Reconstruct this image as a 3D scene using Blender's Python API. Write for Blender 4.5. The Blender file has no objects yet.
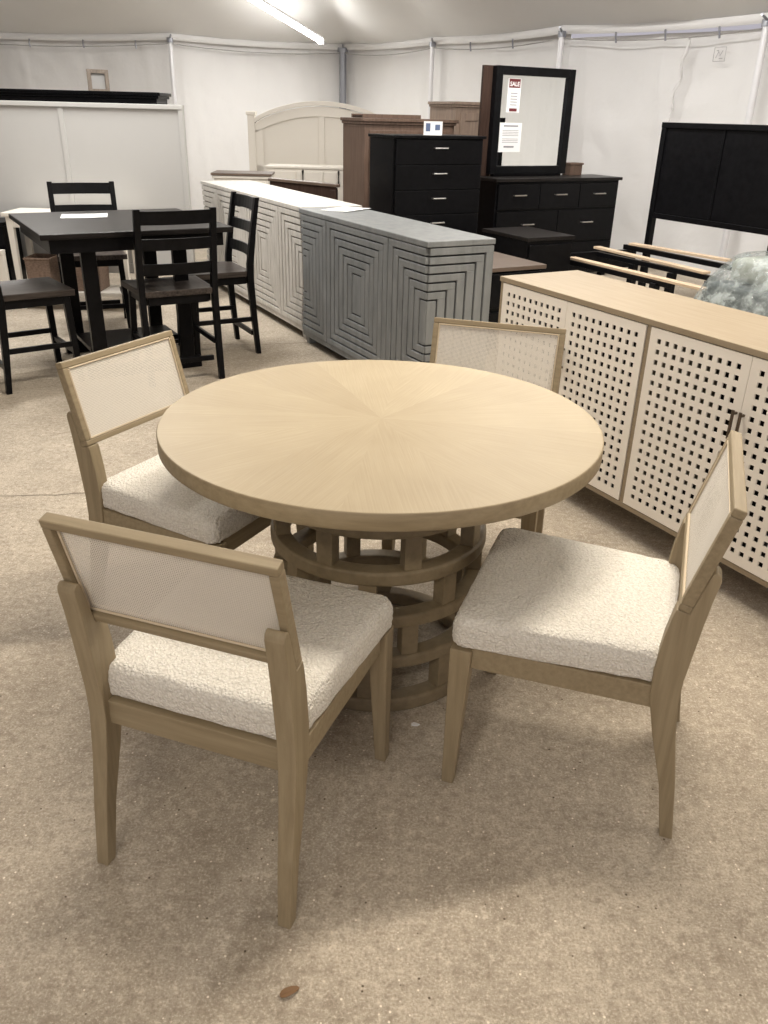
import bpy, bmesh, math, random
from mathutils import Vector, Matrix, noise
C = bpy.context.scene
COL = C.collection
PI = math.pi
rnd = random.Random(7)
CG = math.radians(29)            # the showroom rows run on a grid turned by 29 degrees

# ---------------------------------------------------------------- camera, world, lights
cd = bpy.data.cameras.new('camera'); cam = bpy.data.objects.new('camera', cd); COL.objects.link(cam)
cd.sensor_fit = 'VERTICAL'; cd.sensor_height = 24.0; cd.lens = 822.78/1024*24.0
cd.clip_start = .05; cd.clip_end = 200
cam.matrix_world = Matrix.Translation((0, 0, 1.51)) @ Matrix.Rotation(PI/2-.4507, 4, 'X') @ Matrix.Rotation(.0257, 4, 'Z')
C.camera = cam
w = bpy.data.worlds.new('world'); C.world = w; w.use_nodes = True
bg = w.node_tree.nodes['Background']; bg.inputs[0].default_value = (.95, .90, 1.0, 1); bg.inputs[1].default_value = .5
C.view_settings.view_transform = 'Standard'; C.view_settings.look = 'None'
C.view_settings.exposure = 0.0; C.view_settings.gamma = 1.0
C.view_settings.use_curve_mapping = False
WARM = (1.0, .90, .76); NEUT = (1.0, .97, .93)
# tube lamps hung under the canopy: (x, y, z, rotz, power, colour, length)
TUBES = [(.75, 3.05, 3.4, .35, 118, WARM, 2.2), (-.9, -1.8, 3.3, .2, 78, WARM, 2.2), (-2.2, 6.2, 3.3, 1.2, 120, NEUT, 2.2),
         (1.3, 7.4, 3.3, -.9, 115, NEUT, 2.2), (-4.2, 9.6, 3.2, 1.3, 60, NEUT, 2.2), (4.0, .9, 3.1, 1.3, 45, WARM, 2.2), (3.6, 5.2, 2.65, .9, 50, NEUT, 2.2)]

# ---------------------------------------------------------------- materials
def mat(name, col, rough=.6, metal=0., spec=.5, emit=None, es=1.):
    m = bpy.data.materials.new(name); m.use_nodes = True
    p = m.node_tree.nodes['Principled BSDF']
    p.inputs['Base Color'].default_value = (*col, 1); p.inputs['Roughness'].default_value = rough
    p.inputs['Metallic'].default_value = metal; p.inputs['Specular IOR Level'].default_value = spec
    if emit: p.inputs['Emission Color'].default_value = (*emit, 1); p.inputs['Emission Strength'].default_value = es
    return m
class NT:
    def __init__(s, m): s.t = m.node_tree; s.p = s.t.nodes['Principled BSDF']; s.n = s.t.nodes; s.l = s.t.links
    def new(s, k, **kw):
        n = s.n.new(k)
        for a, b in kw.items(): setattr(n, a, b)
        return n
    def link(s, a, b): s.l.new(a, b)
    def math(s, op, a, b=None, c=None):
        n = s.new('ShaderNodeMath', operation=op)
        for i, v in enumerate((a, b, c)):
            if v is None: continue
            if isinstance(v, (int, float)): n.inputs[i].default_value = v
            else: s.link(v, n.inputs[i])
        return n.outputs[0]
    def coord(s, scale=(1, 1, 1), kind='Object'):
        t = s.new('ShaderNodeTexCoord'); m = s.new('ShaderNodeMapping'); m.inputs['Scale'].default_value = scale
        s.link(t.outputs[kind], m.inputs[0]); return m.outputs[0]
    def noise(s, vec, scale, detail=3, rough=.5):
        n = s.new('ShaderNodeTexNoise'); n.inputs['Scale'].default_value = scale; n.inputs['Detail'].default_value = detail
        n.inputs['Roughness'].default_value = rough; s.link(vec, n.inputs['Vector']); return n.outputs['Fac']
    def ramp(s, fac, stops):
        r = s.new('ShaderNodeValToRGB'); e = r.color_ramp.elements
        while len(e) < len(stops): e.new(.5)
        for el, (pos, c) in zip(e, stops): el.position = pos; el.color = (*c, 1)
        s.link(fac, r.inputs[0]); return r.outputs[0]
    def bump(s, h, strength=.3, dist=.002):
        b = s.new('ShaderNodeBump'); b.inputs['Strength'].default_value = strength; b.inputs['Distance'].default_value = dist
        s.link(h, b.inputs['Height']); s.link(b.outputs[0], s.p.inputs['Normal'])
def mixc(n, fac, a, b):
    m = n.new('ShaderNodeMix', data_type='RGBA')
    for i, v in ((0, fac), (6, a), (7, b)):
        if isinstance(v, tuple): m.inputs[i].default_value = (*v, 1)
        elif isinstance(v, (int, float)): m.inputs[i].default_value = v
        else: n.link(v, m.inputs[i])
    return m.outputs[2]
def wood(name, c0, c1, scale=(60, 60, 3), rough=.55, bump=.15):
    m = mat(name, c0, rough); n = NT(m)
    f = n.noise(n.coord(scale), 1.0, 4, .6); f2 = n.noise(n.coord((3, 3, 3)), 1.0, 2)
    k = n.math('ADD', n.math('MULTIPLY', f, .8), n.math('MULTIPLY', f2, .2))
    n.link(n.ramp(k, [(.32, c0), (.62, c1)]), n.p.inputs['Base Color'])
    n.bump(f, bump, .001); return m
OAK0, OAK1 = (.245, .19, .112), (.325, .26, .162)
M = {}
M['oak_x'] = wood('oak_grain_along_x', OAK0, OAK1, (4, 70, 70))
M['oak_z'] = wood('oak_grain_along_z', OAK0, OAK1, (70, 70, 4))
M['oak_y'] = wood('oak_grain_along_y', OAK0, OAK1, (70, 4, 70))
M['oak_side'] = wood('sideboard_oak', (.27, .212, .138), (.315, .252, .17), (4, 70, 70))
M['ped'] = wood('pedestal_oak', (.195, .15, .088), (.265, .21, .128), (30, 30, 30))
M['black'] = wood('black_paint', (.0025, .0025, .003), (.006, .006, .007), (20, 20, 20), .34, .05)
M['blackwood'] = wood('worn_black_wood', (.006, .0055, .0055), (.022, .019, .018), (3, 50, 50), .33, .1)
M['blackseat'] = wood('brushed_black_seat', (.018, .015, .014), (.075, .062, .054), (60, 4, 60), .36, .1)
M['brown'] = wood('brown_stained_wood', (.085, .052, .036), (.15, .095, .068), (40, 40, 3), .5)
M['browntop'] = wood('brown_top', (.085, .06, .045), (.14, .10, .075), (4, 60, 60), .4)
M['tan'] = wood('tan_armoire_wood', (.20, .145, .11), (.29, .215, .165), (40, 40, 3), .55)
M['darkbrown'] = wood('dark_brown_wood', (.028, .016, .012), (.055, .034, .026), (40, 40, 3), .45)
M['slat'] = wood('pale_pine', (.50, .37, .25), (.62, .48, .34), (3, 60, 60), .6)
M['white'] = mat('white_paint', (.74, .70, .63), .45)
M['offwhite'] = mat('offwhite_panel', (.47, .465, .45), .5)
M['cream'] = mat('cream_door', (.86, .81, .73), .45)
M['greypaint'] = wood('grey_paint', (.145, .155, .158), (.21, .22, .222), (20, 20, 4), .5, .1)
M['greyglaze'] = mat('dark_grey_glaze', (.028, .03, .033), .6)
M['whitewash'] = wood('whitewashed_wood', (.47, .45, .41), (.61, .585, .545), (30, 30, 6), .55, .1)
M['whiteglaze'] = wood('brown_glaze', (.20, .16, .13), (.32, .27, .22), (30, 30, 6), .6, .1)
M['inside_shade'] = mat('cabinet_inside_shade', (.012, .009, .007), .9)  # near-black colour standing in for the shade inside the sideboard
M['metal'] = mat('brushed_nickel', (.62, .60, .58), .3, 1)
M['bronze'] = mat('bronze_pull', (.13, .10, .075), .4, .8)
M['darkpull'] = mat('dark_pull', (.06, .055, .05), .35, .9)
M['pole'] = mat('white_aluminium_pole', (.78, .78, .80), .35, .2)
M['polegrey'] = mat('grey_steel_pole', (.30, .31, .34), .35, .6)
M['paper'] = mat('paper', (.85, .85, .85), .6)
M['greyprint'] = mat('grey_print', (.25, .25, .27), .7)
M['red'] = mat('dark_red_print', (.14, .02, .025), .6)
M['blueprint'] = mat('blue_print', (.10, .14, .25), .6)
M['mirror'] = mat('mirror_glass', (.86, .88, .88), .015, 1)
M['tube'] = mat('lit_tube', (1, 1, 1), .5, emit=(1, .97, .92), es=34)
M['housing'] = mat('lamp_housing', (.7, .7, .7), .4)
M['wicker'] = wood('brown_wicker', (.10, .065, .045), (.22, .15, .11), (50, 50, 90), .7, .5)
M['leaf'] = mat('dry_leaf', (.20, .11, .05), .7)

for k_ in ('black', 'blackwood', 'blackseat', 'darkbrown'): M[k_].node_tree.nodes['Principled BSDF'].inputs['Specular IOR Level'].default_value = .12
def boucle():
    m = mat('boucle_fabric', (.78, .73, .65), .95, spec=.1); n = NT(m)
    v = n.new('ShaderNodeTexVoronoi'); v.inputs['Scale'].default_value = 170
    c = n.coord(); dn = n.new('ShaderNodeTexNoise'); dn.inputs['Scale'].default_value = 60
    n.link(c, dn.inputs['Vector'])
    mx = n.new('ShaderNodeMix', data_type='VECTOR'); mx.inputs[0].default_value = .012
    n.link(c, mx.inputs[4]); n.link(dn.outputs['Color'], mx.inputs[5]); n.link(mx.outputs[1], v.inputs['Vector'])
    n.link(n.ramp(v.outputs['Distance'], [(.0, (.90, .87, .80)), (.8, (.68, .645, .575))]), n.p.inputs['Base Color'])
    k = n.math('SUBTRACT', 1.0, v.outputs['Distance']); n.bump(k, .9, .004); return m
M['boucle'] = boucle()
def cane():
    m = mat('woven_cane', (.76, .72, .64), .8, spec=.15); n = NT(m)
    t = n.new('ShaderNodeTexCoord'); s = n.new('ShaderNodeSeparateXYZ'); n.link(t.outputs['Object'], s.inputs[0])
    P = .0046
    def tri(o): return n.math('ABSOLUTE', n.math('SINE', n.math('MULTIPLY', o, PI/P)))
    a = tri(s.outputs[0]); b = tri(s.outputs[2])
    hole = n.math('MULTIPLY', n.math('GREATER_THAN', a, .74), n.math('GREATER_THAN', b, .74))
    n.link(n.math('SUBTRACT', 1.0, n.math('MULTIPLY', hole, .96)), n.p.inputs['Alpha'])
    g = n.math('MULTIPLY', a, b)
    n.link(n.ramp(g, [(0, (.84, .80, .73)), (.6, (.66, .61, .53))]), n.p.inputs['Base Color'])
    n.bump(n.math('SUBTRACT', 1.0, g), .5, .001); return m
M['cane'] = cane()
def sunburst():
    m = mat('sunburst_veneer', (.6, .45, .28), .48, spec=.35); n = NT(m)
    t = n.new('ShaderNodeTexCoord'); s = n.new('ShaderNodeSeparateXYZ'); n.link(t.outputs['Object'], s.inputs[0])
    ang = n.math('ARCTAN2', s.outputs[1], s.outputs[0]); N = 12; W = 2*PI/N
    idx = n.math('FLOOR', n.math('DIVIDE', n.math('ADD', ang, .13), W))
    mid = n.math('SUBTRACT', n.math('MULTIPLY', n.math('ADD', idx, .5), W), .13)
    ca = n.math('COSINE', mid); sa = n.math('SINE', mid)
    u = n.math('ADD', n.math('MULTIPLY', s.outputs[0], ca), n.math('MULTIPLY', s.outputs[1], sa))
    v = n.math('SUBTRACT', n.math('MULTIPLY', s.outputs[1], ca), n.math('MULTIPLY', s.outputs[0], sa))
    cb = n.new('ShaderNodeCombineXYZ'); n.link(n.math('MULTIPLY', u, 5.0), cb.inputs[0]); n.link(n.math('MULTIPLY', v, 260.0), cb.inputs[1]); n.link(idx, cb.inputs[2])
    f = n.noise(cb.outputs[0], 1.0, 3, .6)
    wn = n.new('ShaderNodeTexWhiteNoise', noise_dimensions='1D'); n.link(idx, wn.inputs['W'])
    f2 = n.noise(n.coord((4, 4, 4)), 1.0, 3)
    k = n.math('ADD', n.math('MULTIPLY', f, .48), n.math('ADD', n.math('MULTIPLY', wn.outputs['Value'], .13), n.math('MULTIPLY', f2, .30)))
    n.link(n.ramp(k, [(.30, (.335, .268, .170)), (.50, (.385, .315, .205)), (.74, (.47, .395, .27))]), n.p.inputs['Base Color'])
    n.bump(f, .05, .0005); return m
M['sunburst'] = sunburst()
def concrete():
    m = mat('concrete', (.5, .42, .33), .85, spec=.25); n = NT(m)
    c = n.coord(); a = n.noise(c, .8, 5, .6); b = n.noise(c, 6, 6, .7); g = n.noise(c, 160, 4, .75); h = n.noise(c, 45, 5, .7)
    base = n.ramp(n.math('ADD', n.math('MULTIPLY', a, .55), n.math('MULTIPLY', b, .45)), [(.38, (.33, .28, .22)), (.60, (.52, .455, .365))])
    base = mixc(n, n.ramp(g, [(.33, (.75, .75, .75)), (.48, (0, 0, 0))]), base, (.22, .175, .13))
    base = mixc(n, n.ramp(g, [(.54, (0, 0, 0)), (.68, (.8, .8, .8))]), base, (.78, .70, .58))
    base = mixc(n, n.ramp(h, [(.34, (.7, .7, .7)), (.48, (0, 0, 0))]), base, (.28, .23, .175))
    base = mixc(n, n.ramp(h, [(.55, (0, 0, 0)), (.68, (.6, .6, .6))]), base, (.72, .65, .54))
    v = n.new('ShaderNodeTexVoronoi'); v.inputs['Scale'].default_value = 55; n.link(c, v.inputs['Vector'])
    chip = n.math('LESS_THAN', v.outputs['Distance'], .14)
    sel = n.new('ShaderNodeSeparateColor'); n.link(v.outputs['Color'], sel.inputs[0])
    base = mixc(n, n.math('MULTIPLY', chip, n.math('GREATER_THAN', sel.outputs[0], .80)), base, (.80, .73, .62))
    base = mixc(n, n.math('MULTIPLY', chip, n.math('LESS_THAN', sel.outputs[0], .05)), base, (.12, .09, .06))
    n.link(base, n.p.inputs['Base Color'])
    n.bump(n.math('ADD', g, h), .5, .004); return m
M['concrete'] = concrete()
def vinyl(name, c, bs, sc):
    m = mat(name, c, .5, spec=.3); n = NT(m); co = n.coord()
    a = n.noise(co, sc, 4, .6)
    n.link(n.ramp(n.noise(co, .7, 3), [(.3, tuple(x*.93 for x in c)), (.7, c)]), n.p.inputs['Base Color'])
    n.bump(a, bs, .05); return m
M['tentwall'] = vinyl('white_vinyl_wall', (.80, .795, .79), .45, 1.6)
M['canopy'] = vinyl('white_vinyl_canopy', (.80, .80, .79), .15, 1.3)
def plastic():
    m = mat('clear_wrapping_plastic', (.42, .47, .46), .14, spec=.8); n = NT(m)
    a = n.noise(n.coord((9, 9, 9)), 1.0, 5, .65)
    n.link(n.ramp(a, [(.42, (.16, .16, .16)), (.62, (.75, .75, .75))]), n.p.inputs['Alpha'])
    n.bump(a, .9, .03); return m
M['plastic'] = plastic()
M['padding'] = mat('grey_padding', (.06, .075, .08), .8)
M['pad_pale'] = mat('pale_cushion', (.36, .39, .34), .7)

# ---------------------------------------------------------------- mesh helpers
def box(bm, x0, x1, y0, y1, z0, z1, mi=0):
    vs = [bm.verts.new(p) for p in ((x0,y0,z0),(x1,y0,z0),(x1,y1,z0),(x0,y1,z0),(x0,y0,z1),(x1,y0,z1),(x1,y1,z1),(x0,y1,z1))]
    for f in ((3,2,1,0),(4,5,6,7),(0,1,5,4),(1,2,6,5),(2,3,7,6),(3,0,4,7)):
        bm.faces.new([vs[i] for i in f]).material_index = mi
    return vs
def taper(bm, a, b, wa, wb, mi=0):
    """bar from point a to point b, horizontal section sizes wa, wb = (x, y)"""
    vs = []
    for p, s in ((a, wa), (b, wb)):
        for sx, sy in ((-1,-1),(1,-1),(1,1),(-1,1)): vs.append(bm.verts.new((p[0]+sx*s[0]/2, p[1]+sy*s[1]/2, p[2])))
    for f in ((3,2,1,0),(4,5,6,7),(0,1,5,4),(1,2,6,5),(2,3,7,6),(3,0,4,7)):
        bm.faces.new([vs[i] for i in f]).material_index = mi
def prism(bm, poly, x0, x1, axis='x', mi=0):
    """polygon (two coords) extruded along an axis: x -> (y,z), y -> (x,z), z -> (x,y)"""
    def P(a, p, q): return {'x': (a, p, q), 'y': (p, a, q), 'z': (p, q, a)}[axis]
    A = [bm.verts.new(P(x0, *p)) for p in poly]; B = [bm.verts.new(P(x1, *p)) for p in poly]
    n = len(poly); bm.faces.new(A).material_index = mi; bm.faces.new(B[::-1]).material_index = mi
    for i in range(n): bm.faces.new((A[i], B[i], B[(i+1) % n], A[(i+1) % n])).material_index = mi
def tube(bm, pts, r, seg=10, close=True):
    pts = [Vector(p) for p in pts]; rings = []
    for i, p in enumerate(pts):
        d = (pts[min(i+1, len(pts)-1)]-pts[max(i-1, 0)]).normalized()
        a = d.cross(Vector((0, 0, 1)))
        if a.length < 1e-3: a = d.cross(Vector((1, 0, 0)))
        a.normalize(); b = d.cross(a); rr = r[i] if isinstance(r, (list, tuple)) else r
        rings.append([bm.verts.new(p+(a*math.cos(2*PI*k/seg)+b*math.sin(2*PI*k/seg))*rr) for k in range(seg)])
    for u, v in zip(rings, rings[1:]):
        for k in range(seg): bm.faces.new((u[k], u[(k+1) % seg], v[(k+1) % seg], v[k]))
    if close: bm.faces.new(rings[0][::-1]); bm.faces.new(rings[-1])
def ring(bm, ri, ro, z0, z1, seg=72):
    V = [[bm.verts.new((r*math.cos(2*PI*k/seg), r*math.sin(2*PI*k/seg), z)) for k in range(seg)] for r, z in ((ri,z0),(ro,z0),(ro,z1),(ri,z1))]
    for a in range(4):
        u, v = V[a], V[(a+1) % 4]
        for k in range(seg): bm.faces.new((u[k], u[(k+1) % seg], v[(k+1) % seg], v[k]))
def lathe(bm, prof, seg=96):
    R = [[bm.verts.new((r*math.cos(2*PI*k/seg), r*math.sin(2*PI*k/seg), z)) for k in range(seg)] for r, z in prof]
    for u, v in zip(R, R[1:]):
        for k in range(seg): bm.faces.new((u[k], u[(k+1) % seg], v[(k+1) % seg], v[k]))
    bm.faces.new(R[0][::-1]); bm.faces.new(R[-1])
def obj(name, bm, mats, parent=None, bevel=0, smooth=False, seg=2):
    me = bpy.data.meshes.new(name); bmesh.ops.recalc_face_normals(bm, faces=bm.faces); bm.to_mesh(me); bm.free()
    for m in (mats if isinstance(mats, (list, tuple)) else [mats]): me.materials.append(M[m] if isinstance(m, str) else m)
    o = bpy.data.objects.new(name, me); COL.objects.link(o)
    if parent: o.parent = parent
    if bevel:
        b = o.modifiers.new('b', 'BEVEL'); b.width = bevel; b.segments = seg; b.limit_method = 'ANGLE'; b.angle_limit = .6
        b.harden_normals = False
    if smooth:
        for p in me.polygons: p.use_smooth = True
    return o
def thing(name, label, cat, loc=(0, 0, 0), rz=0, group=None):
    o = bpy.data.objects.new(name, None); COL.objects.link(o); o.empty_display_size = .1
    o.location = loc; o.rotation_euler = (0, 0, rz); o['label'] = label; o['category'] = cat
    if group: o['group'] = group
    return o
def tag(o, label, cat, group=None):
    o['label'] = label; o['category'] = cat
    if group: o['group'] = group
    return o
def struct(o): o['kind'] = 'structure'; return o
def kids(o): return [c for c in bpy.data.objects if c.parent is o]
def dup(root, loc, rz, label):
    r = root.copy(); COL.objects.link(r); r.location = loc; r.rotation_euler = (0, 0, rz); r['label'] = label
    for ch in kids(root):
        c = ch.copy(); COL.objects.link(c); c.parent = r
        for g in kids(ch):
            d = g.copy(); COL.objects.link(d); d.parent = c
    return r
def bx(name, args, m, parent, bevel=.003, **k):
    bm = bmesh.new()
    for a in (args if isinstance(args[0], (list, tuple)) else [args]): box(bm, *a)
    return obj(name, bm, m, parent, bevel, **k)

# ---------------------------------------------------------------- setting
bm = bmesh.new(); vs = [bm.verts.new(p) for p in ((-11,-6,0),(10,-6,0),(10,16,0),(-11,16,0))]; bm.faces.new(vs)
struct(obj('floor', bm, 'concrete'))
# cracks and a joint in the slab (thin dark filled lines)
bm = bmesh.new()
def crack(pts, wd):
    r = random.Random(3); L = []; R = []
    P = []
    for a, b in zip(pts, pts[1:]):
        for i in range(8):
            t = i/8; P.append((a[0]+(b[0]-a[0])*t+r.uniform(-.01, .01), a[1]+(b[1]-a[1])*t+r.uniform(-.01, .01)))
    for i, p in enumerate(P):
        L.append(bm.verts.new((p[0], p[1]-wd*r.uniform(.5, 1), .0015))); R.append(bm.verts.new((p[0], p[1]+wd*r.uniform(.5, 1), .0015)))
    for i in range(len(P)-1): bm.faces.new((L[i], L[i+1], R[i+1], R[i]))
crack([(-3.2, 3.12), (-1.55, 3.18), (-1.0, 3.30)], .0022)
crack([(-1.6, 5.75), (-.9, 5.82), (-.3, 6.0)], .004)
crack([(-1.7, 3.9), (-1.2, 4.35)], .0018)
struct(obj('trim_1', bm, mat('crack_dark', (.12, .095, .07), .9)))

EAVE = [(-9.5,-5),(-9.5,8),(-6.5,13.6),(-3.14,13.1),(-.8,14.2),(.49,12.65),(1.86,10.67),(3.48,8.99),(5.2,7.2),(8.2,3),(8.5,-5)]
EH = 2.42
def outn(p, q):
    L = math.dist(p, q); nx, ny = (q[1]-p[1])/L, -(q[0]-p[0])/L
    return (-nx, -ny) if nx*p[0]+ny*(p[1]-4) < 0 else (nx, ny)
def corner(i, off):
    if i in (0, len(EAVE)-1):
        k = 0 if i == 0 else len(EAVE)-2; n_ = outn(EAVE[k], EAVE[k+1]); return (EAVE[i][0]+n_[0]*off, EAVE[i][1]+n_[1]*off)
    a, b = outn(EAVE[i-1], EAVE[i]), outn(EAVE[i], EAVE[i+1]); d = 1+a[0]*b[0]+a[1]*b[1]
    return (EAVE[i][0]+(a[0]+b[0])/d*off, EAVE[i][1]+(a[1]+b[1])/d*off)
OFF = .16
def tentwall(name, k, top):
    bm = bmesh.new(); p, q = corner(k, OFF), corner(k+1, OFF); L = math.dist(p, q); n = max(6, int(L/.05)); nz = 44
    nx, ny = outn(EAVE[k], EAVE[k+1]); rows = []
    for i in range(n+1):
        t = i/n; s = t*L; col = []; e = min(1, 5*t, 5*(1-t))
        for j in range(nz+1):
            z = j/nz*top
            rip = noise.noise((s*1.1+p[0], z*.30, 1.7))*.07 + .016*math.sin(s*9+z*1.1+2*math.sin(z*1.3+s))*(z/EH)**2
            rip += .012*abs(noise.noise((s*3+z*1.6, z*2.2-s, k)))*2
            fold = (s*1.05+.12*z) % 1.0; rip -= .022*math.exp(-((fold-.5)/.035)**2)       # lapped seam ridge
            rip -= .010*math.exp(-((z-1.02-.02*math.sin(s*3))/.012)**2)                       # horizontal weld line
            col.append(bm.verts.new((p[0]+(q[0]-p[0])*t+nx*rip*e, p[1]+(q[1]-p[1])*t+ny*rip*e, z)))
        rows.append(col)
    for u, v in zip(rows, rows[1:]):
        for j in range(nz): bm.faces.new((u[j], v[j], v[j+1], u[j+1]))
    return struct(obj(name, bm, 'tentwall', smooth=True))
for k, nm in enumerate(('wall_left', 'wall_far_left', 'wall_back_left', 'wall_back_corner_left', 'wall_back_corner_right', 'wall_back', 'wall_back_right', 'wall_far_right', 'wall_front_right', 'wall_right')):
    tentwall(nm, k, EH-.09 if k in (6, 7) else EH)
# valance: scalloped band with a rope line under the eave
bm = bmesh.new()
for p, q in zip(EAVE[1:9], EAVE[2:10]):
    L = math.dist(p, q); n = 24; nx, ny = (q[1]-p[1])/L, -(q[0]-p[0])/L
    if nx*(p[0])+ny*(p[1]-4) < 0: nx, ny = -nx, -ny
    rows = []
    for i in range(n+1):
        t = i/n; sag = .10*4*t*(1-t); x, y = p[0]+(q[0]-p[0])*t+nx*.03, p[1]+(q[1]-p[1])*t+ny*.03
        rows.append([bm.verts.new((x-nx*.0, y-ny*.0, EH+.03-sag*.3)), bm.verts.new((x-nx*.03, y-ny*.03, EH-.02-sag*.2)), bm.verts.new((x, y, EH-.055-sag*.25))])
    for u, v in zip(rows, rows[1:]):
        for j in range(2): bm.faces.new((u[j], v[j], v[j+1], u[j+1]))
struct(obj('trim_2', bm, 'tentwall', smooth=True))
bm = bmesh.new()
for p, q in zip(EAVE[2:8], EAVE[3:9]):
    tube(bm, [(p[0]+(q[0]-p[0])*t, p[1]+(q[1]-p[1])*t-.0, EH-.10-.22*t*(1-t)) for t in [i/12 for i in range(13)]], .006, 5)
struct(obj('trim_3', bm, mat('rope', (.35, .34, .33), .8), smooth=True))
# canopy
bm = bmesh.new(); ring_pts = []
NR = 16
def ridge(p):
    if p[1] > 12.0: return (-1.6, 8.2, 4.5)
    return (-.6+.05*p[0], min(max(p[1]*.8, -5), 7.0) if p[1] > -4.9 else -5, 4.6)
cols = []
for p, q in zip(EAVE, EAVE[1:]):
    L = math.dist(p, q); n = max(4, int(L/.25)); n = min(n, 30); ra, rb = ridge(p), ridge(q)
    for i in range(n+(1 if q == EAVE[-1] else 0)):
        t = i/n; on = outn(p, q); e = (p[0]+(q[0]-p[0])*t+on[0]*OFF*1.1, p[1]+(q[1]-p[1])*t+on[1]*OFF*1.1, EH-.10*t*(1-t)); r = [ra[k]+(rb[k]-ra[k])*t for k in range(3)]
        c = []
        for j in range(NR+1):
            s = j/NR; z = e[2]+(r[2]-e[2])*(s**1.12); fold = -.16*math.sin(t*PI)*math.sin(min(1, s*1.5)*PI)
            # creases radiating from each pole head
            near = min(t, 1-t)*L; cr = .025*math.sin(near*14)*math.exp(-s*NR/4)*math.exp(-near*1.2)
            c.append(bm.verts.new((e[0]+(r[0]-e[0])*s, e[1]+(r[1]-e[1])*s, z+fold+cr)))
        cols.append(c)
for u, v in zip(cols, cols[1:]):
    for j in range(NR): bm.faces.new((u[j], v[j], v[j+1], u[j+1]))
struct(obj('ceiling', bm, 'canopy', smooth=True))

# tent poles with base plate and cap
PL = {3: ('white tent pole behind the tall white panel bed, leftmost of the poles', 'pole', .03),
      4: ('thick grey steel pole in the far corner of the tent', 'polegrey', .055),
      5: ('slim white tent pole rising behind the brown chest of drawers', 'pole', .03),
      6: ('slim white tent pole rising behind the dresser mirror', 'pole', .03),
      7: ('slim white tent pole passing behind the big black headboard', 'pole', .035)}
for i, (lab, m, r) in PL.items():
    p = EAVE[i]; d = Vector((p[0]+.3, p[1]-4, 0)).normalized()*.0001
    t = thing('tent_pole', lab, 'pole', (p[0]-d.x, p[1]-d.y, 0), 0, 'poles along the tent wall')
    bm = bmesh.new(); tube(bm, [(0, 0, .01), (0, 0, EH-.05)], r, 14); obj('shaft', bm, m, t, smooth=False)
    bx('base_plate', (-.09, .09, -.09, .09, 0, .012), 'polegrey', t)
    bm = bmesh.new(); tube(bm, [(0, 0, EH-.09), (0, 0, EH-.03)], r*1.5, 12)
    dx, dy = -d.x/.0001*.22, -d.y/.0001*.22
    tube(bm, [(0, 0, EH-.04), (dx, dy, EH-.01)], .012, 8); obj('pole_head', bm, 'polegrey', t)

# hooks on the wall rope
hooks = [((-6.5,13.6),(-3.14,13.1),(.15,.38,.62,.85)), ((1.86,10.67),(3.48,8.99),(.3,.55,.8)), ((3.48,8.99),(5.2,7.2),(.1,)), ((.49,12.65),(1.86,10.67),(.33,.66))]
for p, q, ts in hooks:
    for t_ in ts:
        x, y = p[0]+(q[0]-p[0])*t_, p[1]+(q[1]-p[1])*t_+.01
        bm = bmesh.new(); tube(bm, [(x, y, EH-.07), (x, y-.02, EH-.11), (x+.01, y-.02, EH-.17)], .011, 6)
        tag(obj('rope_hook', bm, 'polegrey'), 'small grey hook holding the white tent wall on its rope', 'hook', 'hooks along the top of the tent wall')

# small outlined emblem printed on the wall panel and the gathered clear strip that hangs beside it
def on_wall(k, t_, z, d):
    p, q = corner(k, OFF), corner(k+1, OFF); n_ = outn(EAVE[k], EAVE[k+1])
    return Vector((p[0]+(q[0]-p[0])*t_-n_[0]*d, p[1]+(q[1]-p[1])*t_-n_[1]*d, z))
bm = bmesh.new()
for pts in ([(-1,-1),(1,-1),(1,1),(-1,1),(-1,-1)], [(-.6,-.5),(-.2,.4),(.1,-.2),(.5,.5)], [(-.6,.5),(-.2,.5)], [(0,-.6),(.6,-.6)]):
    tube(bm, [on_wall(6, .80+x*.026, 2.12+y*.062, .075) for x, y in pts], .004, 5)
struct(obj('trim_4', bm, mat('grey_stamp', (.42, .41, .42), .7)))
bm = bmesh.new(); rr = random.Random(5); P0 = [(.66+.006*math.sin(i*1.3)-.0035*i, 2.28-i*.062, .10+.03*rr.random()) for i in range(17)]
tube(bm, [on_wall(6, *p) for p in P0], [.010+.012*rr.random() for _ in P0], 7)
struct(obj('trim_5', bm, 'tentwall', smooth=True))

# tubes
def lampfix(i, x, y, z, rz, power, colr, L):
    t = thing('tube_light', 'fluorescent tube lamp hung high above the showroom, outside the picture', 'lamp', (x, y, z), rz, 'tube lamps out of view')
    bx('housing', (-L/2, L/2, -.05, .05, .03, .07), 'housing', t)
    bm = bmesh.new(); tube(bm, [(-L/2+.03, 0, .008), (L/2-.03, 0, .008)], .014, 10); obj('tube', bm, 'tube', t)
    ld = bpy.data.lights.new('tube_lamp', 'AREA'); ld.shape = 'RECTANGLE'; ld.size = L; ld.size_y = .10; ld.energy = power; ld.color = colr
    lo = bpy.data.objects.new('tube_lamp', ld); COL.objects.link(lo); lo.parent = t; lo.location = (0, 0, -.02)
for i, a in enumerate(TUBES): lampfix(i, *a)
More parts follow.
